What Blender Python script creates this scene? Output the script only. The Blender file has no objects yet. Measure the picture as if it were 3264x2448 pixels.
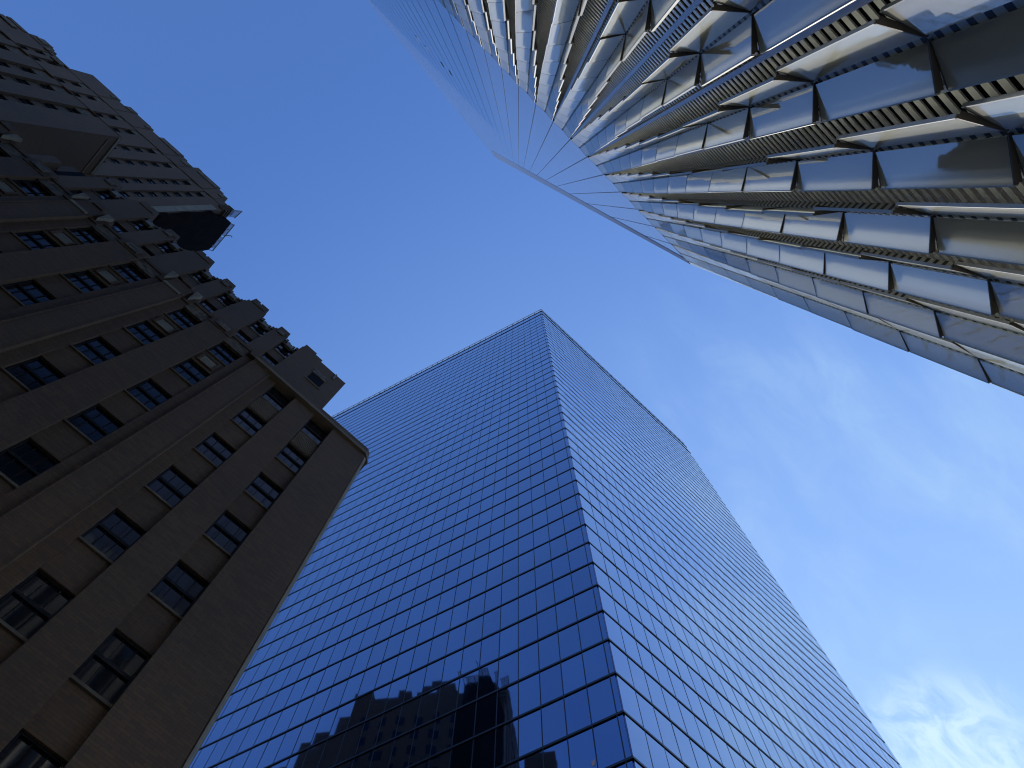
import bpy, math, random
from mathutils import Vector, Matrix
random.seed(7)
sc = bpy.context.scene
COL = sc.collection
R = math.radians

# ------------------------------------------------------------------ camera
FPX = 2760.14                                   # focal length in pixels of a 3264 px wide frame
CAM_R = Vector((0.70793337, -0.70624665, 0.00678295))
CAM_D = Vector((0.69117826, 0.69078977, -0.21232545))
CAM_F = Vector((0.14526854, 0.1550005, 0.97717547))
EYE = 1.6
cd = bpy.data.cameras.new('camera')
cam = bpy.data.objects.new('camera', cd)
COL.objects.link(cam)
m3 = Matrix((CAM_R, -CAM_D, -CAM_F)).transposed()
cam.matrix_world = Matrix.Translation((0, 0, EYE)) @ m3.to_4x4()
cd.sensor_width = 36.0
cd.lens = FPX / 3264 * 36.0
cd.clip_start = 0.1
cd.clip_end = 6000
sc.camera = cam

# ------------------------------------------------------------------ sky and sun
SUN_AZ, SUN_EL = R(12.5), R(38)                  # azimuth from +X towards +Y
sdir = Vector((math.cos(SUN_EL) * math.cos(SUN_AZ), math.cos(SUN_EL) * math.sin(SUN_AZ), math.sin(SUN_EL)))
w = bpy.data.worlds.new('World')
sc.world = w
w.use_nodes = True
nt = w.node_tree
nt.nodes.clear()
N = nt.nodes.new
def link(a, b): nt.links.new(a, b)
out = N('ShaderNodeOutputWorld'); bg = N('ShaderNodeBackground')
sky = N('ShaderNodeTexSky'); sky.sky_type = 'NISHITA'; sky.sun_disc = False
sky.sun_elevation = SUN_EL
sky.sun_rotation = math.pi / 2 - SUN_AZ
sky.altitude = 0; sky.air_density = 1.0; sky.dust_density = 0.35; sky.ozone_density = 1.6
bg.inputs['Strength'].default_value = 0.1
# thin high cloud drifting over the eastern sky
tc = N('ShaderNodeTexCoord')
mp = N('ShaderNodeMapping'); mp.inputs['Scale'].default_value = (1.6, 3.4, 2.2); mp.inputs['Rotation'].default_value = (0.2, 0.5, 0.6)
link(tc.outputs['Generated'], mp.inputs['Vector'])
n1 = N('ShaderNodeTexNoise'); n1.inputs['Scale'].default_value = 2.3; n1.inputs['Detail'].default_value = 9; n1.inputs['Roughness'].default_value = 0.55; n1.inputs['Distortion'].default_value = 0.5
link(mp.outputs['Vector'], n1.inputs['Vector'])
def vdot(v, lo, hi, smooth=True):
    d = N('ShaderNodeVectorMath'); d.operation = 'DOT_PRODUCT'
    d.inputs[1].default_value = Vector(v).normalized()
    nn = N('ShaderNodeVectorMath'); nn.operation = 'NORMALIZE'
    link(tc.outputs['Generated'], nn.inputs[0]); link(nn.outputs['Vector'], d.inputs[0])
    mr = N('ShaderNodeMapRange'); mr.interpolation_type = 'SMOOTHSTEP' if smooth else 'LINEAR'
    mr.inputs['From Min'].default_value = lo; mr.inputs['From Max'].default_value = hi
    link(d.outputs['Value'], mr.inputs['Value'])
    return mr.outputs['Result']
def mth(op, a, b):
    m = N('ShaderNodeMath'); m.operation = op; m.use_clamp = op != 'ADD'
    for i, v in enumerate((a, b)):
        if isinstance(v, (int, float)): m.inputs[i].default_value = v
        else: link(v, m.inputs[i])
    return m.outputs['Value']
def ramp(v, lo, hi):
    mr = N('ShaderNodeMapRange'); mr.interpolation_type = 'SMOOTHSTEP'
    mr.inputs['From Min'].default_value = lo; mr.inputs['From Max'].default_value = hi
    link(v, mr.inputs['Value'])
    return mr.outputs['Result']
tint = N('ShaderNodeMixRGB'); tint.blend_type = 'MULTIPLY'; tint.inputs['Fac'].default_value = 1
tint.inputs['Color2'].default_value = (0.77, 1.11, 1.66, 1)          # white balance of a deep autumn blue
link(sky.outputs['Color'], tint.inputs['Color1'])
def over(base, col, fac):
    m = N('ShaderNodeMixRGB'); m.inputs['Color2'].default_value = (*col, 1)
    link(base, m.inputs['Color1']); link(fac, m.inputs['Fac'])
    return m.outputs['Color']
d_ = vdot((0.66, -0.20, 0.725), 0.72, 1.0, False)
broad = mth('MULTIPLY', mth('POWER', vdot((0.58, 0.30, 0.75), 0.6, 1.0, False), 2.0), 0.5)
veil = mth('MULTIPLY', mth('POWER', d_, 5.0), mth('ADD', 0.36, mth('MULTIPLY', ramp(n1.outputs['Fac'], 0.34, 0.68), 0.42)))
n2b = N('ShaderNodeTexNoise'); n2b.inputs['Scale'].default_value = 7; n2b.inputs['Detail'].default_value = 9; n2b.inputs['Roughness'].default_value = 0.62; n2b.inputs['Distortion'].default_value = 0.7
link(mp.outputs['Vector'], n2b.inputs['Vector'])
wisp = mth('MULTIPLY', mth('MULTIPLY', ramp(n1.outputs['Fac'], 0.42, 0.72), ramp(n2b.outputs['Fac'], 0.25, 0.75)), vdot((0.60, -0.10, 0.80), 0.86, 0.99))
n2 = N('ShaderNodeTexNoise'); n2.inputs['Scale'].default_value = 11; n2.inputs['Detail'].default_value = 8; n2.inputs['Roughness'].default_value = 0.6; n2.inputs['Distortion'].default_value = 0.9
link(mp.outputs['Vector'], n2.inputs['Vector'])
bank = mth('MULTIPLY', ramp(n2.outputs['Fac'], 0.34, 0.66), vdot((0.672, 0.085, 0.735), 0.9945, 0.9999))
c0_ = over(tint.outputs['Color'], (2.3, 3.75, 6.0), broad)
c1_ = over(c0_, (2.45, 3.9, 6.1), veil)
c2_ = over(c1_, (3.3, 4.9, 6.6), mth('MULTIPLY', wisp, 0.30))
mx = N('ShaderNodeMixRGB'); mx.inputs['Color2'].default_value = (4.5, 6.0, 6.5, 1)
link(mth('MULTIPLY', bank, 0.9), mx.inputs['Fac']); link(c2_, mx.inputs['Color1'])
link(mx.outputs['Color'], bg.inputs['Color']); link(bg.outputs['Background'], out.inputs['Surface'])

sl = bpy.data.lights.new('sun', 'SUN'); sl.energy = 4.2; sl.angle = R(0.5); sl.color = (1.0, 0.95, 0.88)
so = bpy.data.objects.new('sun', sl); COL.objects.link(so)
so.rotation_euler = sdir.to_track_quat('Z', 'Y').to_euler()
so.location = sdir * 800

vs = sc.view_settings
vs.view_transform = 'Standard'; vs.look = 'None'; vs.gamma = 1.0; vs.use_curve_mapping = False
vs.exposure = 0.64
sc.cycles.caustics_reflective = True
sc.cycles.blur_glossy = 0.12
sc.cycles.sample_clamp_indirect = 3.0
sc.cycles.caustics_refractive = False
sc.cycles.max_bounces = 8
sc.cycles.use_denoising = True
sc.cycles.filter_width = 1.1

# ------------------------------------------------------------------ materials
def mat(name):
    m = bpy.data.materials.new(name); m.use_nodes = True
    t = m.node_tree; b = t.nodes['Principled BSDF']
    return m, t, b
def noise(t, scale, detail=4, coord='Object', sc3=None, rough=0.55):
    c = t.nodes.new('ShaderNodeTexCoord'); n = t.nodes.new('ShaderNodeTexNoise')
    n.inputs['Scale'].default_value = scale; n.inputs['Detail'].default_value = detail; n.inputs['Roughness'].default_value = rough
    if sc3:
        mpn = t.nodes.new('ShaderNodeMapping'); mpn.inputs['Scale'].default_value = sc3
        t.links.new(c.outputs[coord], mpn.inputs['Vector']); t.links.new(mpn.outputs['Vector'], n.inputs['Vector'])
    else:
        t.links.new(c.outputs[coord], n.inputs['Vector'])
    return n.outputs['Fac']
def cramp(t, fac, stops):
    r = t.nodes.new('ShaderNodeValToRGB')
    e = r.color_ramp.elements
    while len(e) < len(stops): e.new(0.5)
    for i, (p, c) in enumerate(stops):
        e[i].position = p; e[i].color = (*c, 1)
    t.links.new(fac, r.inputs['Fac'])
    return r.outputs['Color']
def bump(t, b, fac, strength, dist):
    n = t.nodes.new('ShaderNodeBump'); n.inputs['Strength'].default_value = strength; n.inputs['Distance'].default_value = dist
    t.links.new(fac, n.inputs['Height']); t.links.new(n.outputs['Normal'], b.inputs['Normal'])
def setp(b, **k):
    for a, v in k.items():
        b.inputs[a.replace('_', ' ')].default_value = (*v, 1) if isinstance(v, tuple) and len(v) == 3 else v

def simple(name, col, rough=0.5, metal=0.0, var=0.0, scale=0.6):
    m, t, b = mat(name); setp(b, Base_Color=col, Roughness=rough, Metallic=metal)
    if var:
        f = noise(t, scale, 5)
        t.links.new(cramp(t, f, [(0.3, tuple(c * (1 - var) for c in col)), (0.7, tuple(min(1, c * (1 + var)) for c in col))]), b.inputs['Base Color'])
    return m

# brown face brick: courses plus blotchy weathering
M_BRICK, t, b = mat('brown_brick')
c = t.nodes.new('ShaderNodeTexCoord')
sx = t.nodes.new('ShaderNodeSeparateXYZ'); t.links.new(c.outputs['Object'], sx.inputs[0])
ad = t.nodes.new('ShaderNodeMath'); ad.operation = 'ADD'; t.links.new(sx.outputs['X'], ad.inputs[0]); t.links.new(sx.outputs['Y'], ad.inputs[1])
cx_ = t.nodes.new('ShaderNodeCombineXYZ'); t.links.new(ad.outputs[0], cx_.inputs['X']); t.links.new(sx.outputs['Z'], cx_.inputs['Y'])
br = t.nodes.new('ShaderNodeTexBrick')
br.inputs['Scale'].default_value = 1.0; br.inputs['Brick Width'].default_value = 0.42; br.inputs['Row Height'].default_value = 0.14
br.inputs['Mortar Size'].default_value = 0.012; br.inputs['Bias'].default_value = 0.0
br.inputs['Color1'].default_value = (0.070, 0.035, 0.0095, 1); br.inputs['Color2'].default_value = (0.102, 0.051, 0.0138, 1); br.inputs['Mortar'].default_value = (0.05, 0.029, 0.012, 1)
t.links.new(cx_.outputs[0], br.inputs['Vector'])
f = noise(t, 0.25, 6, sc3=(1, 1, 0.45))
mxb = t.nodes.new('ShaderNodeMixRGB'); mxb.blend_type = 'MULTIPLY'; mxb.inputs['Fac'].default_value = 1
t.links.new(br.outputs['Color'], mxb.inputs['Color1'])
t.links.new(cramp(t, f, [(0.25, (0.72, 0.72, 0.74)), (0.75, (1.15, 1.12, 1.06))]), mxb.inputs['Color2'])
t.links.new(mxb.outputs['Color'], b.inputs['Base Color'])
setp(b, Roughness=0.85); bump(t, b, br.outputs['Fac'], 0.25, 0.02)

M_STONE = simple('buff_stone', (0.13, 0.095, 0.055), 0.8, 0, 0.22, 1.2)
M_SILL = simple('worn_sill_stone', (0.09, 0.063, 0.034), 0.85, 0, 0.3, 1.5)
M_STONE_PALE = simple('pale_stone', (0.16, 0.13, 0.085), 0.8, 0, 0.25, 0.9)
# carved stone: strong relief
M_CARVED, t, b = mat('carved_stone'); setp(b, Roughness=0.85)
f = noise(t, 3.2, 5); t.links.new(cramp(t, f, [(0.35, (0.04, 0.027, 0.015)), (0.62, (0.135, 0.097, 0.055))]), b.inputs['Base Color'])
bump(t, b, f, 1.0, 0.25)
M_FRAME = simple('dark_bronze', (0.008, 0.0075, 0.007), 0.6)
M_FRAME.node_tree.nodes['Principled BSDF'].inputs['Specular IOR Level'].default_value = 0.12
M_NET, t, b = mat('black_netting'); setp(b, Roughness=0.9, Specular_IOR_Level=0.02)
f = noise(t, 1.3, 6, sc3=(1, 1, 0.35)); t.links.new(cramp(t, f, [(0.3, (0.004, 0.0022, 0.001)), (0.75, (0.012, 0.007, 0.004))]), b.inputs['Base Color']); bump(t, b, f, 0.6, 0.2)
M_WIN, t, b = mat('dark_window_glass'); setp(b, Base_Color=(0.006, 0.007, 0.01), Roughness=0.04, IOR=1.36)
f = noise(t, 0.5, 2); bump(t, b, f, 0.05, 0.05)

# mirror-like blue curtain wall
M_BLUE, t, b = mat('blue_mirror_glass'); setp(b, Metallic=0.92, Roughness=0.03)
f = noise(t, 0.13, 4, sc3=(1, 1, 0.6))
t.links.new(cramp(t, f, [(0.3, (0.065, 0.15, 0.34)), (0.7, (0.095, 0.19, 0.39))]), b.inputs['Base Color'])
uvp = t.nodes.new('ShaderNodeUVMap'); spx = t.nodes.new('ShaderNodeSeparateXYZ'); t.links.new(uvp.outputs['UV'], spx.inputs[0])
base_link = b.inputs['Base Color'].links[0].from_socket
mt_ = t.nodes.new('ShaderNodeMixRGB'); mt_.blend_type = 'MULTIPLY'; mt_.inputs['Fac'].default_value = 1
t.links.new(base_link, mt_.inputs['Color1']); t.links.new(cramp(t, spx.outputs['X'], [(0.0, (0.82, 0.85, 0.90)), (0.5, (1, 1, 1)), (0.93, (1.04, 1.04, 1.02)), (1.0, (1.3, 1.25, 1.12))]), mt_.inputs['Color2'])
t.links.new(mt_.outputs['Color'], b.inputs['Base Color'])
setp(b, Coat_Weight=1.0, Coat_IOR=1.9, Coat_Roughness=0.02)
f2 = noise(t, 0.9, 2); bump(t, b, f2, 0.012, 0.05)
M_PARAPET, t, b = mat('parapet_glass'); setp(b, Base_Color=(0.62, 0.68, 0.74), Roughness=0.15, Metallic=0.25, Alpha=0.55)
M_MULL = simple('dark_mullion', (0.012, 0.014, 0.02), 0.4)
M_SPAN = simple('spandrel_steel', (0.10, 0.11, 0.11), 0.35, 0.6, 0.25, 0.8)

# tall tower skin: pale reflective glass
M_SKIN, t, b = mat('pale_facade_glass'); setp(b, Metallic=0.48, Roughness=0.07)
f = noise(t, 0.08, 5, sc3=(1, 1, 0.35))
t.links.new(cramp(t, f, [(0.3, (0.30, 0.34, 0.41)), (0.7, (0.37, 0.41, 0.48))]), b.inputs['Base Color'])
M_JOINT = simple('facade_joint', (0.03, 0.04, 0.07), 0.5)
M_FAINT = simple('floor_joint_grey', (0.14, 0.19, 0.27), 0.3, 0.5)
M_STEEL = simple('brushed_steel', (0.34, 0.37, 0.42), 0.35, 0.8, 0.12, 3)
M_CSTRIP = simple('grey_corner_steel', (0.20, 0.215, 0.25), 0.35, 0.5, 0.1, 0.5)
M_SLAT, t, b = mat('louvre_steel'); setp(b, Metallic=0.4, Roughness=0.3)
f = noise(t, 0.9, 4); t.links.new(cramp(t, f, [(0.3, (0.82, 0.80, 0.73)), (0.7, (0.92, 0.90, 0.84))]), b.inputs['Base Color'])
M_BLACK = simple('black_void', (0.006, 0.006, 0.008), 0.8)
M_BLACK.node_tree.nodes['Principled BSDF'].inputs['Specular IOR Level'].default_value = 0.05
M_BRACKET = simple('dark_bronze_bracket', (0.12, 0.10, 0.072), 0.6)
M_TRIM = simple('pale_aluminium', (0.46, 0.46, 0.41), 0.4, 0.35, 0.1, 2)
M_POST, t, b = mat('perforated_post'); setp(b, Roughness=0.45, Metallic=0.2)
c = t.nodes.new('ShaderNodeTexCoord'); sx = t.nodes.new('ShaderNodeSeparateXYZ'); t.links.new(c.outputs['Object'], sx.inputs[0])
md = t.nodes.new('ShaderNodeMath'); md.operation = 'MODULO'; md.inputs[1].default_value = 0.372; t.links.new(sx.outputs['Z'], md.inputs[0])
gt = t.nodes.new('ShaderNodeMath'); gt.operation = 'GREATER_THAN'; gt.inputs[1].default_value = 0.16; t.links.new(md.outputs[0], gt.inputs[0])
t.links.new(cramp(t, gt.outputs[0], [(0.4, (0.012, 0.012, 0.012)), (0.6, (0.60, 0.60, 0.52))]), b.inputs['Base Color'])
# laminated fin glass with sky gradient painted in as a paler, rougher outer band (UV u runs from hinge to free edge)
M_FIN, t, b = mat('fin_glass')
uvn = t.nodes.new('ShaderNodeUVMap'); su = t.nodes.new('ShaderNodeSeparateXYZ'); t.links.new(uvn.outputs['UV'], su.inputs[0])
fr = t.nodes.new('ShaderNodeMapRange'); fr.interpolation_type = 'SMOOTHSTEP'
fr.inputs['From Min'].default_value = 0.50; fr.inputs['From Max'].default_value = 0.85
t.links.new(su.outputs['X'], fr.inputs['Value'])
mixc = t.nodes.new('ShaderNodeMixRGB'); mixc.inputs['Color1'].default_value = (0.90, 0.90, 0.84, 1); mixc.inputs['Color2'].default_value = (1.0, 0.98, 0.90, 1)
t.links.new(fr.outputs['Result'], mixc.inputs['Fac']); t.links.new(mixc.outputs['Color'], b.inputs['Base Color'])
setp(b, Metallic=0.66, Roughness=0.05)
om = t.nodes['Material Output']
trn = t.nodes.new('ShaderNodeBsdfTransparent'); trn.inputs['Color'].default_value = (0.85, 0.92, 0.88, 1)
tl = t.nodes.new('ShaderNodeBsdfTranslucent'); tl.inputs['Color'].default_value = (0.93, 0.95, 0.88, 1)
m1 = t.nodes.new('ShaderNodeMixShader'); m1.inputs['Fac'].default_value = 0.9
t.links.new(trn.outputs[0], m1.inputs[1]); t.links.new(tl.outputs[0], m1.inputs[2])
m2 = t.nodes.new('ShaderNodeMixShader'); m2.inputs['Fac'].default_value = 0.54
t.links.new(m1.outputs[0], m2.inputs[1]); t.links.new(b.outputs[0], m2.inputs[2]); t.links.new(m2.outputs[0], om.inputs['Surface'])
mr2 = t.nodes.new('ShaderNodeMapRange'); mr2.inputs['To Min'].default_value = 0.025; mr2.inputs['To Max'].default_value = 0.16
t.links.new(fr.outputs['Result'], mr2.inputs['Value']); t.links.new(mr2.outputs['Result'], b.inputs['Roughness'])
f = noise(t, 1.1, 3); bump(t, b, f, 0.035, 0.05)
M_GROUND = simple('asphalt_paving', (0.16, 0.155, 0.15), 0.9, 0, 0.25, 0.4)
M_NOTICE = simple('pink_paper', (0.75, 0.55, 0.55), 0.7)
M_VENT = simple('vent_glint', (0.8, 0.82, 0.85), 0.4)  # white stands in for the reflection on the bright open panels
M_VEIL, t, b = mat('thin_net'); setp(b, Base_Color=(0.25, 0.28, 0.36), Roughness=0.8, Alpha=0.5)

# ------------------------------------------------------------------ mesh helpers
class MB:
    def __init__(s): s.v = []; s.f = []; s.uv = []
    def poly(s, pts, uv=None):
        i = len(s.v); s.v += [tuple(p) for p in pts]; s.f.append(list(range(i, i + len(pts))))
        s.uv.append(uv or [(0, 0)] * len(pts)); return s
    def hexa(s, b4, t4, uvs=None):
        """b4/t4: 4 bottom and 4 top points, same winding (counter-clockwise seen from the top)"""
        b4 = [tuple(p) for p in b4]; t4 = [tuple(p) for p in t4]
        i = len(s.v); s.v += b4 + t4
        fs = [[3, 2, 1, 0], [4, 5, 6, 7]] + [[k, (k + 1) % 4, 4 + (k + 1) % 4, 4 + k] for k in range(4)]
        u8 = (uvs or [(0, 0)] * 4) * 2
        for f_ in fs:
            s.f.append([i + k for k in f_]); s.uv.append([u8[k] for k in f_])
        return s
    def box(s, x0, x1, y0, y1, z0, z1):
        x0, x1 = min(x0, x1), max(x0, x1); y0, y1 = min(y0, y1), max(y0, y1)
        q = [(x0, y0), (x1, y0), (x1, y1), (x0, y1)]
        return s.hexa([(*p, z0) for p in q], [(*p, z1) for p in q])
    def prism(s, pts, z0, z1):
        """vertical prism over a plan polygon"""
        n = len(pts); i = len(s.v)
        s.v += [(*p, z0) for p in pts] + [(*p, z1) for p in pts]
        s.f.append([i + k for k in reversed(range(n))]); s.f.append([i + n + k for k in range(n)])
        s.uv += [[(0, 0)] * n] * 2
        for k in range(n):
            s.f.append([i + k, i + (k + 1) % n, i + n + (k + 1) % n, i + n + k]); s.uv.append([(0, 0)] * 4)
        return s
    def extr(s, pts, d):
        """extrude a 3D polygon along vector d"""
        n = len(pts); i = len(s.v)
        s.v += [tuple(p) for p in pts] + [tuple(Vector(p) + Vector(d)) for p in pts]
        s.f.append([i + k for k in reversed(range(n))]); s.f.append([i + n + k for k in range(n)])
        s.uv += [[(0, 0)] * n] * 2
        for k in range(n):
            s.f.append([i + k, i + (k + 1) % n, i + n + (k + 1) % n, i + n + k]); s.uv.append([(0, 0)] * 4)
        return s
    def bar(s, a, b, r=0.04):
        a = Vector(a); b = Vector(b); d = (b - a).normalized()
        u = d.cross(Vector((0.31, 0.77, 0.55))).normalized() * r; v_ = d.cross(u).normalized() * r
        q = [u + v_, -u + v_, -u - v_, u - v_]
        return s.hexa([a + k for k in q], [b + k for k in q])
    def add(s, o, fn=lambda p: p):
        i = len(s.v); s.v += [tuple(fn(p)) for p in o.v]; s.f += [[k + i for k in f_] for f_ in o.f]; s.uv += o.uv
        return s
    def mesh(s, name, mt):
        me = bpy.data.meshes.new(name); me.from_pydata(s.v, [], s.f)
        ul = me.uv_layers.new(name='UVMap')
        flat = [c_ for fu in s.uv for uv in fu for c_ in uv]
        ul.data.foreach_set('uv', flat)
        me.materials.append(mt)
        import bmesh
        bm = bmesh.new(); bm.from_mesh(me); bmesh.ops.recalc_face_normals(bm, faces=bm.faces); bm.to_mesh(me); bm.free()
        return me
def put(name, me, parent=None, loc=(0, 0, 0), rotz=0.0):
    o = bpy.data.objects.new(name, me); COL.objects.link(o); o.parent = parent
    o.location = loc; o.rotation_euler = (0, 0, rotz)
    return o
def build(mb, name, mt, parent=None): return put(name, mb.mesh(name, mt), parent)
def stuff(o): o['kind'] = 'stuff'; return o
def thing(name, label, cat, loc=(0, 0, 0), rotz=0):
    o = bpy.data.objects.new(name, None); COL.objects.link(o); o.location = loc; o.rotation_euler = (0, 0, rotz)
    o['label'] = label; o['category'] = cat
    return o
def pix(p):
    d = Vector(p) - Vector((0, 0, EYE)); q = (d.dot(CAM_R), d.dot(CAM_D), d.dot(CAM_F))
    if q[2] < 1e-3: return None
    return (1632 + FPX * q[0] / q[2], 1224 + FPX * q[1] / q[2])
def seen_area(pts):
    """share of the frame a flat polygon covers (clipped to the frame)"""
    ps = [pix(p) for p in pts]
    if any(p is None for p in ps): return 0.0
    def clip(poly, ax, lim, sgn):
        res = []
        for i in range(len(poly)):
            a, b_ = poly[i - 1], poly[i]
            ia, ib = sgn * (a[ax] - lim) <= 0, sgn * (b_[ax] - lim) <= 0
            if ia != ib:
                t_ = (lim - a[ax]) / (b_[ax] - a[ax]); res.append((a[0] + t_ * (b_[0] - a[0]), a[1] + t_ * (b_[1] - a[1])))
            if ib: res.append(b_)
        return res
    for ax, lim, sg in ((0, 0, -1), (0, 3264, 1), (1, 0, -1), (1, 2448, 1)):
        ps = clip(ps, ax, lim, sg)
        if len(ps) < 3: return 0.0
    return abs(sum(ps[i - 1][0] * ps[i][1] - ps[i][0] * ps[i - 1][1] for i in range(len(ps)))) / 2

# ------------------------------------------------------------------ ground
g = MB().box(-1500, 1500, -1500, 1500, -0.5, 0.0)
go = build(g, 'ground', M_GROUND); go['kind'] = 'structure'

# ================================================================== 1. tall tower with the finned base
YF = -4.77                                       # plane of its north front
XE, XW = 10.77, -50.23
ZP = 55.68 + EYE                                 # top of the finned base
ZT = 411.4 + EYE
MOD = 1.524
J0 = -1.654                                      # x of joint number 0
XM = (XE + XW) / 2; YS = YF - (XE - XW); YM = (YF + YS) / 2
T1 = thing('skyscraper', 'tallest tower, pale tapering glass above a base of open glass fins and steel louvres', 'skyscraper', (XM, YM, 0))
def l1(p): return (p[0] - XM, p[1] - YM, p[2])
NW, NE, SE, SW = (XW, YF), (XE, YF), (XE, YS), (XW, YS)
tN, tE, tS, tW = (XM, YF), (XE, YM), (XM, YS), (XW, YM)
skin = MB()
tri = lambda a, b_, c_: skin.poly([l1(a), l1(b_), l1(c_)])
for a, b_, tp in ((NW, NE, tN), (NE, SE, tE), (SE, SW, tS), (SW, NW, tW)):
    tri((*a, ZP), (*b_, ZP), (*tp, ZT))
for cn, ta, tb in ((NE, tN, tE), (SE, tE, tS), (SW, tS, tW), (NW, tW, tN)):
    tri((*cn, ZP), (*ta, ZT), (*tb, ZT))
skin.poly([l1((*p, ZT)) for p in (tN, tE, tS, tW)])
build(skin, 'glass_skin', M_SKIN, T1)
core = MB().box(XW + 0.3, XE - 0.3, YF - 1.3, YS + 0.3, 0, ZP - 0.05)
build(core, 'base_core', M_BLACK, T1).location = (-XM, -YM, 0)
def edge_x(z, side):
    """x of the north triangle's sloping edge at height z"""
    k = (z - ZP) / (ZT - ZP); xc = XE if side > 0 else XW
    return xc + (XM - xc) * k
# vertical joints of the skin
for k in range(-31, 9):
    x = J0 + MOD * k
    side = 1 if x > XM else -1
    xc = XE if side > 0 else XW
    ztop = ZP + (ZT - ZP) * max(0.0, (abs(xc - x) - 0.75) / (XE - XM))
    if ztop < ZP + 3: continue
    mb = MB().box(x - 0.034, x + 0.034, YF - 0.02, YF + 0.004, ZP + 0.02, ztop)
    build(mb, 'mullion', M_JOINT, T1).location = (-XM, -YM, 0)
# floor joints
z = ZP + 4.065
while z < ZT - 12:
    mb = MB().box(edge_x(z, -1) + 0.4, edge_x(z, 1) - 0.4, YF - 0.02, YF + 0.002, z - 0.014, z + 0.014)
    build(mb, 'floor_joint', M_FAINT, T1).location = (-XM, -YM, 0)
    z += 4.065
# grey steel band along the sloping corner
mb = MB()
for q in range(22):
    za, zc = ZP + (ZT - ZP) * q / 24, ZP + (ZT - ZP) * (q + 1) / 24
    wd = lambda z_: min(0.45 + (z_ - ZP) * 0.019, (edge_x(z_, 1) - XM) * 0.98)
    pa, pb = edge_x(za, 1), edge_x(zc, 1)
    mb.hexa([l1((pa - wd(za), YF - 0.02, za)), l1((pa + 0.03, YF - 0.02, za)), l1((pa + 0.03, YF + 0.03, za)), l1((pa - wd(za), YF + 0.03, za))],
            [l1((pb - wd(zc), YF - 0.02, zc)), l1((pb + 0.03, YF - 0.02, zc)), l1((pb + 0.03, YF + 0.03, zc)), l1((pb - wd(zc), YF + 0.03, zc))])
build(mb, 'corner_strip', M_CSTRIP, T1)
# sill line between skin and base
build(MB().box(XW, XE + 0.02, YF - 0.05, YF + 0.035, ZP - 0.07, ZP), 'base_sill', M_JOINT, T1).location = (-XM, -YM, 0)
# four small vent panels standing open high on the front, two coloured white for their reflection
for x0, white in ((-22.85, 1), (-21.2, 1), (-18.45, 0), (-17.0, 0)):
    mb = MB().box(x0 - 0.11, x0 + 0.11, YF - 0.02, YF + 0.05, 115.0 + EYE, 118.8 + EYE)
    build(mb, 'open_vent', M_VENT if white else M_BRACKET, T1).location = (-XM, -YM, 0)

# ---- finned base
KS = range(-22, 8)
PITCH = 4.065
ANG = [5, 13, 20.5, 29, 36, 46, 52, 57, 53, 42, 31, 20, 10]
ATT = {7: 0.28, 6: 0.50, 5: 0.76}
FW = 0.665
# louvre screens, one per bay between two hinge posts
def slats(x0, x1):
    mb = MB(); n = int(ZP / 0.372)
    for i in range(n):
        z0 = ZP - 0.25 - i * 0.372
        y0 = YF - 0.16
        mb.hexa([(x0, y0 - 0.025, z0 - 0.19), (x1, y0 - 0.025, z0 - 0.19), (x1, y0, z0 - 0.19), (x0, y0, z0 - 0.19)],
                [(x0, y0 - 0.025, z0), (x1, y0 - 0.025, z0), (x1, y0, z0), (x0, y0, z0)])
    return mb
for k in KS:
    xj = J0 + MOD * k; xs = xj + MOD / 2
    me = slats(xj - MOD / 2 + 0.06, min(xj + MOD / 2 - 0.06, XE - 0.05))
    build(me, 'louvre_screen', M_SLAT, T1).location = (-XM, -YM, 0)
    build(MB().box(xj - 0.055, xj + 0.055, YF - 0.14, YF - 0.03, 0, ZP - 0.08), 'louvre_rail', M_STEEL, T1).location = (-XM, -YM, 0)
    build(MB().box(xs - 0.066, xs + 0.066, YF - 0.16, YF + 0.004, 0, ZP - 0.08), 'hinge_post', M_POST, T1).location = (-XM, -YM, 0)
build(slats(J0 + MOD * 7.5 + 0.06, XE - 0.05), 'louvre_screen', M_SLAT, T1).location = (-XM, -YM, 0)
build(MB().box(J0 + MOD * 8 - 0.05, J0 + MOD * 8 + 0.05, YF - 0.14, YF - 0.03, 0, ZP - 0.08), 'louvre_rail', M_STEEL, T1).location = (-XM, -YM, 0)

TH = 0.022
def fin_local():
    """glass, trim and bracket of one fin: hinge at origin, leaf along +x, +y is the outer (street) side"""
    h = PITCH
    z0, z1 = 0.05, h - 0.03
    gl = MB()
    q = [(0.062, -TH), (FW, -TH), (FW, TH), (0.062, TH)]
    gl.hexa([(*p, z0) for p in q], [(*p, z1) for p in q], [(0.05, 0), (1, 0), (1, 0), (0.05, 0)])
    tr = MB().box(FW, FW + 0.022, -0.03, 0.03, z0 - 0.01, z1 + 0.01)
    def brk(sgn, top):
        m_ = MB()
        p = [(0.0, -0.01 * sgn), (FW - 0.02, -0.020 * sgn), (FW - 0.02, -0.075 * sgn), (0.0, -0.03 * sgn)]
        p = p if sgn > 0 else p[::-1]
        if top:
            m_.box(0.03, FW, -0.026, 0.026, h - 0.032, h - 0.004)    # head channel
            m_.prism(p, h - 0.024, h - 0.012)
        else:
            m_.box(0.03, FW, -0.026, 0.026, 0.006, 0.048)            # bottom channel
            m_.prism(p, 0.012, 0.03)                                  # tapered arm under the leaf
        return m_
    return gl, tr, {(sg, tp): brk(sg, tp) for sg in (1, -1) for tp in (0, 1)}
GL, TR, BK = fin_local()
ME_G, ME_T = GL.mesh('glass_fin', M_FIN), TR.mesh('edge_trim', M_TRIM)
ME_B = {k_: v_.mesh('bracket', M_BRACKET) for k_, v_ in BK.items()}
fins = []
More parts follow.
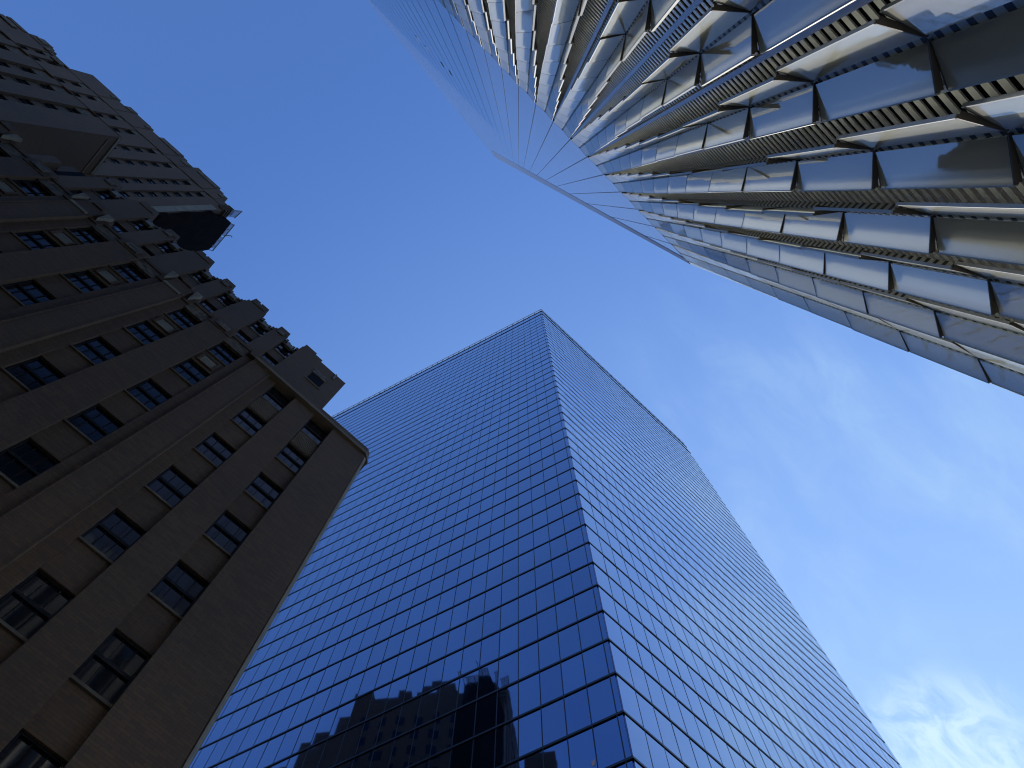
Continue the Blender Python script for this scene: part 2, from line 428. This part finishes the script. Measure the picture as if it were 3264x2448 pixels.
for k in KS:
    for j, a in enumerate(ANG):
        ang = R(a * ATT.get(k, 1.0) + random.uniform(-0.6, 0.6))
        zb = ZP - PITCH * (j + 1)
        xh = J0 + MOD * (k + 0.5)
        for side in (1, -1):
            th = ang if side > 0 else math.pi - ang
            dx, dy = math.cos(th), math.sin(th)
            pts = [(xh, YF, zb), (xh + dx * FW, YF + dy * FW, zb), (xh + dx * FW, YF + dy * FW, zb + PITCH), (xh, YF, zb + PITCH)]
            fins.append((seen_area(pts), side, xh, zb, th))
fins.sort(key=lambda q: -q[0])
rest = (MB(), MB(), MB())
for i, (ar, side, xh, zb, th) in enumerate(fins):
    if i < 100:
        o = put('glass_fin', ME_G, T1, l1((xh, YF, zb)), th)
        put('edge_trim', ME_T, o)
        for tp in (0, 1): put('bracket', ME_B[(side, tp)], o)
    else:
        c_, s_ = math.cos(th), math.sin(th)
        fn = lambda p: l1((xh + p[0] * c_ - p[1] * s_, YF + p[0] * s_ + p[1] * c_, zb + p[2]))
        rest[0].add(GL, fn); rest[1].add(TR, fn); [rest[2].add(BK[(side, tp)], fn) for tp in (0, 1)]
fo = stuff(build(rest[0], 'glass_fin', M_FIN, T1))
stuff(build(rest[1], 'edge_trim', M_TRIM, fo)); stuff(build(rest[2], 'bracket', M_BRACKET, fo))
# narrow corner leaves past the last hinge post
for j in range(13):
    zb = ZP - PITCH * (j + 1)
    mb = MB().box(J0 + MOD * 8 + 0.07, XE + 0.03, YF - 0.03, YF + 0.02, zb + 0.05, zb + PITCH - 0.03)
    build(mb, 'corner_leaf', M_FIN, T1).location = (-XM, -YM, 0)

# ================================================================== 2. blue office tower
P7 = Vector((23.69, 15.486, 0))
dW = Vector((-17.78, 55.8, 0)).normalized(); dS = Vector((50.93, -1.58, 0)).normalized()
nW = Vector((-dW.y, dW.x, 0)); nS = Vector((dS.y, -dS.x, 0))
LW_, LS_ = 76.0, 50.9
T2 = thing('office_tower', 'sharp cornered tower of deep blue mirror glass ruled by thin dark floor lines', 'skyscraper', tuple(P7))
FL = 3.976
ZB = 38.87 + EYE
levels = [ZB + FL * i for i in range(-9, 42)] + [207.1 + EYE, 212.28 + EYE]
ZTOP7 = 215.87 + EYE
def fr(d, n, u, o, z): p = d * u + n * o; return (p.x, p.y, z)
def fbox(mb, d, n, u0, u1, o0, o1, z0, z1):
    q = [(u0, o0), (u1, o0), (u1, o1), (u0, o1)]
    return mb.hexa([fr(d, n, u, o, z0) for u, o in q], [fr(d, n, u, o, z1) for u, o in q])
# dark core set behind the glass
def inset(dist):
    """plan corner points of the tower moved inwards"""
    A_ = dW * LW_; B_ = dS * LS_
    c0 = Vector((0, 0, 0)); c1 = B_; c2 = A_ + B_; c3 = A_
    cen = (c0 + c2) / 2; k = 1 - dist / 20
    return [tuple((cen + (c_ - cen) * k).to_2d()) for c_ in (c0, c1, c2, c3)]
build(MB().prism(inset(0.30), 0, 207.0 + EYE), 'spandrel_core', M_SPAN, T2)
GAP = 0.36
def cols(L, first): 
    c_ = [0.03, first]
    while c_[-1] + 1.524 < L: c_.append(c_[-1] + 1.524)
    c_.append(L)
    return c_
faces = ((dW, nW, cols(LW_, 0.40)), (dS, nS, cols(LS_, 1.62)))
panes = []
for fi, (d, n, cs) in enumerate(faces):
    for li in range(len(levels) - 1):
        z0, z1 = levels[li], levels[li + 1] - GAP
        for ci in range(len(cs) - 1):
            u0, u1 = cs[ci] + 0.036, cs[ci + 1] - 0.036
            ar = seen_area([tuple(Vector(fr(d, n, u, 0, z)) + P7) for u, z in ((u0, z0), (u1, z0), (u1, z1), (u0, z1))])
            # what the brown building in front hides does not count
            cpt = pix(Vector(fr(d, n, (u0 + u1) / 2, 0, (z0 + z1) / 2)) + P7)
            if cpt and cpt[0] < 1186 - 0.5755 * (cpt[1] - 1438) and cpt[1] > 1300: ar = 0
            panes.append((ar, fi, u0, u1, z0, z1))
panes.sort(key=lambda q: -q[0])
prest = MB()
for i, (ar, fi, u0, u1, z0, z1) in enumerate(panes):
    d, n, _ = faces[fi]
    t1, t2 = random.gauss(0, 0.0028), random.gauss(0, 0.0024)
    rv = random.random()
    hw, hh = (u1 - u0) / 2, (z1 - z0) / 2
    def off(su, sz): return t1 * su * hw + t2 * sz * hh
    um, zm = (u0 + u1) / 2, (z0 + z1) / 2
    P_ = lambda su, sz, o: fr(d, n, um + su * hw, off(su, sz) + o, zm + sz * hh)
    mb = MB()
    mb.hexa([P_(-1, -1, 0), P_(1, -1, 0), P_(1, -1, -0.12), P_(-1, -1, -0.12)], [P_(-1, 1, 0), P_(1, 1, 0), P_(1, 1, -0.12), P_(-1, 1, -0.12)], [(rv, 0.5)] * 4)
    if i < 100: build(mb, 'window', M_BLUE, T2)
    else: prest.add(mb)
stuff(build(prest, 'window', M_BLUE, T2))
# dark ledge under every row of glass, wrapping the corner
for z in levels:
    big = 0.0 if z < 204 else 0.06
    d0, d1 = 0.042 + big, -0.2
    for d, n, L in ((dW, nW, LW_), (dS, nS, LS_)):
        mb = MB(); e0 = 0.0
        fbox(mb, d, n, -0.03 - big, L + 0.06, d1, d0, z - 0.20 - big, z - 0.012)
        build(mb, 'floor_ledge', M_MULL, T2)
for fi, (d, n, cs) in enumerate(faces):
    for u in cs[1:-1]:
        mb = MB(); fbox(mb, d, n, u - 0.034, u + 0.034, -0.10, 0.008, levels[0], levels[-1] + 0.2)
        build(mb, 'mullion', M_MULL, T2)
# glazed parapet with posts
for d, n, cs in faces:
    mb = MB(); pm = MB()
    L = cs[-1]
    fbox(mb, d, n, 0.0, L, -0.03, 0.0, levels[-1] + 0.05, ZTOP7)
    build(mb, 'parapet_glass', M_PARAPET, T2)
    for u in cs[1:-1]: fbox(pm, d, n, u - 0.05, u + 0.05, -0.12, 0.03, levels[-1], ZTOP7 + 0.02)
    fbox(pm, d, n, 0.0, L, -0.10, 0.03, ZTOP7, ZTOP7 + 0.12)
    build(pm, 'parapet_rail', M_MULL, T2)
# slim pier at the far end of the south front
mb = MB(); fbox(mb, dS, nS, LS_ + 0.08, LS_ + 0.9, -3.0, -0.10, 0, 206 + EYE); build(mb, 'end_bay', M_BLUE, T2)
build(MB().prism(inset(0.15), 0, levels[0] - 0.2), 'lower_storeys', M_BLUE, T2)
# pink notice stuck to the glass low near the corner
u_n = (Vector((23.047, 17.505, 0)) - P7).dot(dW)
mb = MB(); fbox(mb, dW, nW, u_n - 0.085, u_n + 0.085, 0.006, 0.016, 39.42 + EYE, 39.83 + EYE)
build(mb, 'notice', M_NOTICE, T2)

# ================================================================== 3. brown brick tower
T3 = thing('brick_tower', 'dark brown brick tower stepping back in tiers with carved parapets and sash windows', 'building', (4.06, 15.5, 0), R(-2.0))
HZ = EYE
PAIRS = [(-3.07, -5.65)] + [(-9.09 - 6.02 * m, -11.70 - 6.02 * m) for m in range(7)]
COLS = [c_ for p in PAIRS for c_ in p]
HW = 0.625
HEADS = [44.4 + HZ - 4.56 * i for i in range(9)]
WH = 2.45
wins = []                                        # (face, x centre, glass y, z sill, z head, half width)
# masses behind the fronts
def mass(name, x0, x1, y0, y1, z0, z1, m=None): return build(MB().box(x0, x1, y0, y1, z0, z1), name, m or M_BRICK, T3)
SL = 0.36                                        # the east side runs off at an angle along the cross street
build(MB().prism([(-0.35, 0.9), (-0.35 - SL * 60, 60), (-75, 60), (-75, 0.9)], 0, 45.6 + HZ), 'street_wing', M_BRICK, T3)
build(MB().prism([(-3.62, 7.0), (-3.62 - 0.25 * 46, 52), (-31.2, 52), (-31.2, 7.0)], 45.6 + HZ, 71.4 + HZ), 'upper_wing', M_BRICK, T3)
# front: piers, moulded edges, spandrels
def pier(x0, x1, y, z0, z1, name='pier', m=None, y1=0.9): return build(MB().box(x0, x1, y, y1, z0, z1), name, m or M_BRICK, T3)
ZF0, ZF1 = 0.0, 44.95 + HZ
c0 = COLS[0] + HW
build(MB().prism([(c0, 0), (-0.26, 0), (-0.10, 0.07), (0, 0.24), (0, 0.9), (c0, 0.9)], ZF0, ZF1), 'pier', M_BRICK, T3)
build(MB().prism([(-0.19, -0.012), (-0.10, 0.02), (-0.05, 0.07), (-0.07, 0.09), (-0.11, 0.05)], ZF0, ZF1 - 0.4), 'corner_moulding', M_STONE_PALE, T3)
for i, xc in enumerate(COLS):
    nx = COLS[i + 1] if i + 1 < len(COLS) else -75
    x1, x0 = xc - HW, nx + HW
    if i + 1 == len(COLS): x0 = -75
    wide = i % 2 == 1
    if wide:
        pier(x0 + 0.55, x1 - 0.55, 0.0, ZF0, ZF1)
        for a, b_ in ((x0, x0 + 0.55), (x1 - 0.55, x1)):
            build(MB().box(a, b_, 0.17, 0.9, ZF0, ZF1), 'pier_moulding', M_BRICK, T3)
        for xx in (x0 + 0.55, x1 - 0.55):
            build(MB().box(xx - 0.03, xx + 0.03, -0.025, 0.17, ZF0, ZF1), 'edge_roll', M_BRICK, T3)
    else:
        pier(x0, x1, 0.06, ZF0, ZF1)
    for r_, zh in enumerate(HEADS):
        zs = zh - WH
        below = HEADS[r_ + 1] if r_ + 1 < len(HEADS) else 0
        sp = MB().box(xc - HW - 0.0, xc + HW + 0.0, 0.24, 0.9, below, zs - 0.14)
        lattice = r_ == 0 and i < 2
        build(sp, 'spandrel', M_CARVED if lattice else M_BRICK, T3)
        if lattice:
            lm = MB().box(xc - 0.58, xc + 0.58, 0.20, 0.245, below + 0.06, zs - 0.16)
            for q in range(11):
                for s_ in range(6):
                    xx = xc - 0.56 + s_ * 0.2 + (0.1 if q % 2 else 0)
                    zz = below + 0.12 + q * 0.165
                    if xx + 0.13 < xc + HW: lm.box(xx, xx + 0.13, 0.16, 0.202, zz, zz + 0.09)
            build(lm, 'brick_lattice', M_STONE, T3)
        if r_ == 0 and i >= 2:
            pn = MB().box(xc - 0.36, xc + 0.36, 0.20, 0.245, below + 0.42, below + 1.36)
            build(pn, 'stone_panel', M_STONE_PALE, T3)
            fm = MB()
            for a in ((xc - 0.47, xc - 0.38, below + 0.32, below + 1.46), (xc + 0.38, xc + 0.47, below + 0.32, below + 1.46),
                      (xc - 0.38, xc + 0.38, below + 0.32, below + 0.40), (xc - 0.38, xc + 0.38, below + 1.38, below + 1.46)):
                fm.box(a[0], a[1], 0.16, 0.245, a[2], a[3])
            build(fm, 'panel_frame', M_BRICK, T3)
        wins.append(('front', xc, 0.38, zs, zh, HW, 0.24))
    # carved block over the top window
    if i >= 2:
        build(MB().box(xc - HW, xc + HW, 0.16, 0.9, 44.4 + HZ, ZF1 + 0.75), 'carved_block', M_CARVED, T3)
# corner block cornice with carved frieze
cb = MB()
cb.prism([(-7.95, -0.05), (-0.22, -0.05), (0.06, 0.2), (0.06, 0.9), (-7.95, 0.9)], 44.95 + HZ, 45.4 + HZ)
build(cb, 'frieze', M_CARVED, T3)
build(MB().prism([(-7.95, -0.16), (-0.26, -0.16), (0.15, 0.2), (0.15, 0.9), (-7.95, 0.9)], 44.72 + HZ, 44.95 + HZ), 'string_course', M_STONE, T3)
build(MB().prism([(-7.95, 0.02), (-0.24, 0.02), (0.02, 0.22), (0.02, 1.4), (-7.95, 1.4)], 45.4 + HZ, 46.04 + HZ), 'parapet', M_BRICK, T3)
dm = MB()
for q in range(52):
    xx = -7.8 + q * 0.145
    if xx < -0.4: dm.box(xx, xx + 0.08, -0.10, -0.05, 45.02 + HZ + 0.06 * (q % 3), 45.22 + HZ + 0.05 * ((q * 7) % 3))
build(dm, 'frieze_carving', M_STONE, T3)
# low stepped block behind the corner and the tall block above it
mass('corner_step', -7.9, -0.75, 1.4, 2.6, 45.6 + HZ, 47.4 + HZ)
mass('corner_step', -7.9, -1.15, 2.6, 4.6, 45.6 + HZ, 52.3 + HZ)
mass('corner_step', -7.9, -2.75, 4.6, 7.0, 45.6 + HZ, 59.4 + HZ)
# parapet of the rest of the front
for i in range(2, len(COLS)):
    xc = COLS[i]; nx = COLS[i + 1] if i + 1 < len(COLS) else -75
    px_ = COLS[i - 1]
    # carved coping over the column
    build(MB().box(xc - HW, xc + HW, 0.10, 0.9, ZF1 + 0.75, 46.1 + HZ), 'parapet', M_BRICK, T3)
    x1, x0 = xc - HW, nx + HW
    if i % 2 == 0:      # narrow pier cap
        build(MB().box(x0, x1, 0.02, 0.9, ZF1, 46.5 + HZ), 'pier_cap', M_BRICK, T3)
        build(MB().box(x0 + 0.3, x1 - 0.3, -0.06, 0.02, ZF1 + 0.2, ZF1 + 0.95), 'carved_boss', M_CARVED, T3)
    elif i + 1 < len(COLS):
        xa, xb = x0, x1
        build(MB().box(xa + 0.5, xb - 0.5, -0.02, 0.9, ZF1, 46.6 + HZ), 'pier_cap', M_BRICK, T3)
        build(MB().box(xa + 0.75, xb - 0.75, -0.10, 0.9, 46.6 + HZ, 47.3 + HZ), 'pier_cap', M_BRICK, T3)
        for xx, s_ in ((xa + 0.25, 1), (xb - 0.25, -1)):
            build(MB().box(xx - 0.25, xx + 0.25, 0.1, 0.9, ZF1, 46.9 + HZ), 'pier_cap', M_BRICK, T3)
            mb = MB().extr([(xx - 0.2, 0.1, 46.75 + HZ), (xx + 0.2, 0.1, 46.75 + HZ), (xx + 0.02 * s_, 0.1, 45.25 + HZ)], (0, -0.22, 0))
            build(mb, 'corbel', M_STONE_PALE, T3)
            build(MB().box(xx - 0.13, xx + 0.13, 0.085, 0.1, 45.9 + HZ, 46.5 + HZ), 'slot', M_BLACK, T3)
# inscription-like worn stone tablet high on the wide pier
for xm in (-13.5, -19.5):
    build(MB().box(xm - 0.5, xm + 0.5, -0.06, 0.0, 44.6 + HZ, 44.95 + HZ), 'worn_tablet', M_STONE_PALE, T3)
wide_p = (COLS[1] - HW, COLS[2] + HW)
build(MB().box(-8.35, -7.95, -0.05, 0.9, ZF1, 46.5 + HZ), 'pier_cap', M_BRICK, T3)

# upper wing front (second tier)
Y2 = 6.1
ZH2 = 70.72 + HZ
UC = [c_ for c_ in COLS if c_ > -30.5]
for i in range(2, len(UC)):
    xc = UC[i]
    last = i + 1 == len(UC)
    nx = UC[i + 1] if not last else -31.2
    x1, x0 = xc - HW - 0.05, (nx + HW + 0.05 if not last else -31.2)
    if i == 2:
        pier(xc + HW + 0.05, -3.62, Y2, 45.6 + HZ, 73.05 + HZ, y1=9.0)
        pier(-7.2, -6.42, Y2 + 0.1, 73.05 + HZ, 74.0 + HZ, name='crenel', y1=9.0)
        pier(xc + HW + 0.1, -7.2, Y2 + 0.1, 73.05 + HZ, 74.48 + HZ, name='crenel', y1=9.0)
    if i % 2 == 0:
        pier(x0, x1, Y2 + 0.05, 45.6 + HZ, 72.2 + HZ, y1=7.4)
        pier(x0 + 0.16, x1 - 0.12, Y2, 72.2 + HZ, 73.3 + HZ, name='crenel', y1=7.4)
        pier(x0 + 0.30, x1 - 0.35, Y2 - 0.06, 71.3 + HZ, 72.1 + HZ, name='carved_boss', m=M_CARVED, y1=Y2 + 0.05)
    elif last:
        pier(x0, x1, Y2, 45.6 + HZ, 67.4 + HZ, y1=9.0)
        build(MB().box(xc - HW - 0.05, xc + HW + 0.05, Y2 + 0.8, 9.0, 45.6 + HZ, 71.4 + HZ), 'dark_recess', M_BLACK, T3)  # black colour stands in for the shade inside the open recess
        continue
    else:
        pier(x0, x1, Y2, 45.6 + HZ, 72.1 + HZ, y1=7.4)
        pier(x0 + 0.1, x1 - 0.10, Y2 + 0.02, 72.1 + HZ, 73.0 + HZ, name='crenel', y1=7.4)
        pier(x0 + 0.3, x1 - 0.3, Y2 - 0.05, 73.0 + HZ, 73.95 + HZ, name='crenel', y1=7.4)
        pier(x0 + 0.3, x0 + 0.85, Y2 - 0.05, 73.95 + HZ, 74.36 + HZ, name='crenel', y1=7.4)
        pier(x1 - 1.05, x1 - 0.3, Y2 - 0.05, 73.95 + HZ, 74.36 + HZ, name='crenel', y1=7.4)
    # recess above the window: carved head and broken coping
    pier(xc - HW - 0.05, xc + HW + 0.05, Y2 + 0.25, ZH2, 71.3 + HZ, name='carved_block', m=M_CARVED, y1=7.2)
    mb = MB()
    for q in range(5):
        xx = xc - HW + 0.02 + q * 0.26
        mb.box(xx, xx + 0.2, Y2 + 0.10 + 0.05 * (q % 2), 7.2, 71.3 + HZ, 71.45 + HZ + 0.55 * abs(q - 2) / 2 + 0.07 * (q % 2))
    build(mb, 'broken_coping', M_CARVED, T3)
    pier(xc - 0.28, xc + 0.3, Y2 - 0.02, 70.15 + HZ, 71.0 + HZ, name='carved_boss', m=M_BRACKET, y1=Y2 + 0.25)
    for r_ in range(3):
        zh = ZH2 - 4.56 * r_; zs = zh - 2.75
        pier(xc - HW - 0.05, xc + HW + 0.05, Y2 + 0.25, zh - 4.56 if r_ < 2 else 45.6 + HZ, zs - 0.12, name='spandrel', y1=7.2)
        wins.append(('upper', xc, Y2 + 0.42, zs, zh, HW + 0.02, Y2 + 0.25))
# blind opening in the tall block, with a carved lintel
build(MB().box(-6.2, -4.95, Y2 - 0.02, Y2 - 0.008, 67.0 + HZ, 69.1 + HZ), 'louvred_opening', M_BLACK, T3)
build(MB().box(-6.25, -4.9, Y2 - 0.08, Y2, 69.2 + HZ, 70.4 + HZ), 'carved_lintel', M_CARVED, T3)
build(MB().box(-6.3, -4.85, Y2 - 0.1, Y2, 66.8 + HZ, 66.98 + HZ), 'opening_sill', M_STONE, T3)
build(MB().box(-4.75, -4.6, Y2 - 0.09, Y2, 71.3 + HZ, 73.0 + HZ), 'drain_slot', M_BRACKET, T3)

# west wing with the blank side wall
YW = 10.5
XWG = -41.2
mass('west_wing', XWG - 34, XWG, YW + 0.5, 17.5, 45 + HZ, 102.3 + HZ)
wc = [-45.1, -48.65, -51.2, -54.7, -57.2]
xp = XWG
for q, xc in enumerate(wc + [-76.8]):
    x1 = xp; x0 = xc + 0.7 if q < len(wc) else -75.2
    pier(x0, x1, YW, 45 + HZ, 102.3 + HZ, name='wing_pier', y1=YW + 0.7)
    xp = xc - 0.7
    if q == len(wc): break
    for r_ in range(6):
        zh = 99.4 + HZ - 4.6 * r_; zs = zh - 2.5
        pier(xc - 0.7, xc + 0.7, YW + 0.3, zh - 4.6 if r_ < 5 else 60, zs - 0.12, name='wing_spandrel', y1=YW + 0.7)
        wins.append(('wing', xc, YW + 0.45, zs, zh, 0.7, YW + 0.3))
    pier(xc - 0.7, xc + 0.7, YW + 0.2, 99.4 + HZ, 102.3 + HZ, name='carved_block', m=M_CARVED, y1=YW + 0.7)
build(MB().box(XWG - 34, XWG + 0.14, YW - 0.06, 17.2, 102.3 + HZ, 102.5 + HZ), 'coping', M_BRICK, T3)
build(MB().box(XWG - 0.02, XWG + 0.16, YW, 15.9, 101.75 + HZ, 102.3 + HZ), 'coping_band', M_STONE_PALE, T3)
build(MB().box(XWG - 0.02, XWG + 0.10, YW + 0.4, 15.9, 99.6 + HZ, 99.9 + HZ), 'string_course', M_STONE, T3)
build(MB().box(XWG - 0.02, XWG + 0.05, YW - 0.02, YW + 0.5, 45 + HZ, 102.3 + HZ), 'corner_moulding', M_BRICK, T3)

# main tower shaft
YT = 16.0
XT = -34.35
mass('tower_shaft', XT - 30.0, XT, YT + 0.5, 43, 45 + HZ, 136.2 + HZ)
mass('tower_shoulder', XT - 40, XT - 30.0, YT + 0.5, 40, 45 + HZ, 132.0 + HZ)
for a, b_, zt in ((43, 45, 133.6), (45, 47.4, 128.6), (47.4, 49.4, 125.5), (49.4, 52, 120.5)): mass('rear_step', XT - 30, XT, a, b_, 45 + HZ, zt + HZ)
for a, b_, zt in ((25, 28.5, 138.8), (28.5, 31.5, 137.5), (32.6, 34.6, 138.2), (34.6, 38.6, 135.9), (39.6, 42.6, 138.6)):
    mass('east_crenel', XT - 3, XT + 0.03, a, b_, 136.2 + HZ - (1 if zt < 136 else 0), zt + HZ)
tcx = [-37.95, -40.4, -44.0, -46.95, -50.9, -53.85, -57.8, -60.55, -64.75, -66.9]
xp = XT
for q, xc in enumerate(tcx + [-76]):
    x1 = xp; x0 = xc + 0.6 if q < len(tcx) else -74.4
    pier(x0, x1, YT, 45 + HZ, 133.2 + HZ, name='tower_pier', y1=YT + 0.7)
    xp = xc - 0.6
    if q == len(tcx): break
    for r_ in range(10):
        zh = 131.2 + HZ - 4.14 * r_; zs = zh - 2.2
        pier(xc - 0.6, xc + 0.6, YT + 0.22, zh - 4.14 if r_ < 9 else 45 + HZ, zs - 0.1, name='tower_spandrel', y1=YT + 0.7)
        wins.append(('tower', xc, YT + 0.36, zs, zh, 0.6, YT + 0.22))
    pier(xc - 0.6, xc + 0.6, YT + 0.1, 131.2 + HZ, 133.2 + HZ, name='carved_block', m=M_CARVED, y1=YT + 0.7)
pier(XT - 1.2, XT - 0.2, YT - 0.12, 95 + HZ, 129.3 + HZ, name='stone_band', m=M_STONE_PALE, y1=YT)
crown = [(-36.8, -34.35, 136.4), (-38.0, -36.8, 139.6), (-39.1, -38.0, 140.6), (-43.1, -39.1, 141.6), (-43.9, -43.1, 142.2), (-45.4, -43.9, 139.7), (-46.4, -45.4, 140.8),
         (-50.5, -46.4, 141.35), (-52.2, -50.5, 139.9), (-53.0, -52.2, 140.8), (-55.9, -53.0, 141.5), (-57.4, -55.9, 141.9), (-58.7, -57.4, 139.9),
         (-59.6, -58.7, 140.8), (-64.4, -59.6, 141.2), (-66.5, -64.4, 133.9), (-67.6, -66.5, 134.3), (-68.6, -67.6, 135.4), (-69.2, -68.6, 136.4), (-70.9, -69.2, 136.9), (-71.4, -70.9, 135.8), (-74.4, -71.4, 132)]
for q, (a, b_, zt) in enumerate(crown):
    y0 = YT - 0.05 - 0.06 * (q % 2)
    build(MB().box(a, b_, y0, YT + 3.2, 133.2 + HZ, zt + HZ), 'crown_block', M_BRICK, T3)
    if q % 2 == 1:
        build(MB().box(a + 0.2, b_ - 0.2, y0 - 0.12, y0, zt + HZ - 2.6, zt + HZ - 1.1), 'crown_carving', M_CARVED, T3)
# little knobs on the crown and the carved corner boss
for xx, zt in ((-43.5, 142.2), (-49.0, 141.4), (-56.6, 141.9), (-58.2, 139.9), (-70.0, 136.9)):
    build(MB().prism([(xx + 0.35 * math.cos(k * 1.047), YT + 0.6 + 0.35 * math.sin(k * 1.047)) for k in range(6)], zt + HZ, zt + 0.55 + HZ), 'finial', M_STONE, T3)
mb = MB()
for q in range(16):
    yy, zz = YT + 0.05, 131.4 + 0.32 * q
    mb.box(XT - 0.5 - 0.09 * ((q * 5) % 7), XT + 0.12 + 0.1 * ((q * 3) % 4), yy - 0.2 - 0.08 * ((q * 5) % 3), YT + 1.4 - 0.05 * q, zz + HZ, zz + 0.34 + HZ)
build(mb, 'carved_corner', M_CARVED, T3)

# windows: the hundred largest in view are parts of their own
rootM = Matrix.Translation((4.06, 15.5, 0)) @ Matrix.Rotation(R(-2.0), 4, 'Z')
def win_meshes(hw, h):
    gl = MB().box(-hw, hw, -0.01, 0.03, 0, h)
    fm = MB()
    for a in ((-hw, -hw + 0.07, 0, h), (hw - 0.07, hw, 0, h), (-hw + 0.07, hw - 0.07, h - 0.09, h), (-hw + 0.07, hw - 0.07, 0, 0.08), (-hw + 0.07, hw - 0.07, h * 0.52 - 0.08, h * 0.52 + 0.08)):
        fm.box(a[0], a[1], -0.075, -0.012, a[2], a[3])
    for xx in (-hw * 0.36, hw * 0.36):
        for za, zb_ in ((0.08, h * 0.52 - 0.08), (h * 0.52 + 0.08, h - 0.09)):
            fm.box(xx - 0.014, xx + 0.014, -0.045, -0.012, za, zb_)
    return gl, fm
def sill_mesh(hw, dep): return MB().box(-hw, hw, -dep - 0.07, -0.02, -0.12, 0.0)
ranked = []
for wv in wins:
    face, xc, yg, zs, zh, hw, ywall = wv
    pts = [rootM @ Vector(p) for p in ((xc - hw, yg, zs), (xc + hw, yg, zs), (xc + hw, yg, zh), (xc - hw, yg, zh))]
    a = seen_area(pts)
    zy = (zs - EYE) / (15.5 + yg)
    if face == 'upper' and zs < 64: a = 0
    if face in ('wing', 'tower') and xc < -20:
        c_ = pix(pts[2])
        if zy < 3.0: a = 0
    ranked.append((a, wv))
ranked.sort(key=lambda q: -q[0])
cache = {}
rg, rf, rs = MB(), MB(), MB()
for i, (a, (face, xc, yg, zs, zh, hw, ywall)) in enumerate(ranked):
    h = zh - zs; dep = yg - ywall
    key = (round(hw, 3), round(h, 3), round(dep, 3))
    if key not in cache:
        gl, fm = win_meshes(hw, h); sm = sill_mesh(hw, dep)
        cache[key] = (gl, fm, sm, gl.mesh('window', M_WIN), fm.mesh('frame', M_FRAME), sm.mesh('sill', M_SILL))
    gl, fm, sm, mg, mf, ms = cache[key]
    if i < 100 and a > 0:
        o = put('window', mg, T3, (xc, yg, zs)); o.rotation_euler = (random.uniform(-.004, .004), 0, random.uniform(-.006, .006))
        put('frame', mf, o); put('sill', ms, o)
    else:
        fn = lambda p: (p[0] + xc, p[1] + yg, p[2] + zs)
        rg.add(gl, fn); rf.add(fm, fn); rs.add(sm, fn)
# windows of the east side, seen only mirrored in the blue tower
for yy in range(18, 42, 3):
    for q in range(14):
        zz = 128.0 + HZ - 4.14 * q
        rg.box(XT + 0.012, XT + 0.03, yy, yy + 1.3, zz, zz + 2.3)
wo = stuff(build(rg, 'window', M_WIN, T3)); stuff(build(rf, 'frame', M_FRAME, wo)); stuff(build(rs, 'sill', M_SILL, wo))

# ================================================================== 4. netted scaffold on the brick tower's shoulder
T4 = thing('scaffold', 'black netted scaffold hung on the east face of the brown tower near its top', 'scaffolding', (4.06, 15.5, 0), R(-2.0))
xo = -33.5
outl = [(23.7, 92), (16.9, 92), (16.75, 105.2), (15.75, 106.9), (15.7, 109.5), (15.95, 111), (15.8, 116), (15.95, 122.1), (15.75, 126), (16.5, 129.2), (17.1, 134), (17.9, 137.3), (20.3, 137.7), (23.0, 137.9), (23.6, 137.2)]
build(MB().extr([(xo, y, z_ + HZ) for y, z_ in outl], (-0.75, 0, 0)), 'netting', M_NET, T4)
for a, b_ in (((18.0, 137.2), (20.3, 137.7)), ((20.75, 137.7), (23.2, 137.9))):
    build(MB().extr([(xo + 0.02, a[0], a[1] + HZ), (xo + 0.02, b_[0], b_[1] + HZ), (xo + 0.02, b_[0] + 0.45, b_[1] + 1.9 + HZ), (xo + 0.02, a[0] + 0.45, a[1] + 2.4 + HZ)], (-0.03, 0, 0)), 'net_screen', M_VEIL, T4)
build(MB().extr([(xo - 0.4, 15.55, 134.2 + HZ), (xo - 0.4, 16.9, 134.2 + HZ), (xo - 0.4, 17.2, 138.6 + HZ), (xo - 0.4, 15.9, 139.6 + HZ)], (-0.03, 0, 0)), 'net_screen', M_VEIL, T4)
rl = MB()
for y in (18.0, 19.1, 20.3, 21.5, 22.6, 23.5):
    rl.bar((xo, y, 137.0 + HZ), (xo, y + 0.5, 139.9 + HZ), 0.06)
rl.bar((xo, 18.4, 139.8 + HZ), (xo, 24.0, 139.9 + HZ), 0.06)
rl.bar((xo - 0.4, 15.55, 134 + HZ), (xo - 0.4, 15.9, 139.6 + HZ), 0.06); rl.bar((xo - 0.4, 15.9, 139.6 + HZ), (xo - 0.4, 17.3, 138.6 + HZ), 0.06)
build(rl, 'guard_rail', M_BRACKET, T4)
am = MB(); pr = None
for q in range(9):
    k = q / 8; p = (xo + 0.1, 20.65 + 0.6 * k ** 2, 139.2 + 4.6 * math.sin(k * 1.35) / math.sin(1.35) + HZ)
    if pr: am.bar(pr, p, 0.06)
    pr = p
build(am, 'lamp_arm', M_BRACKET, T4)
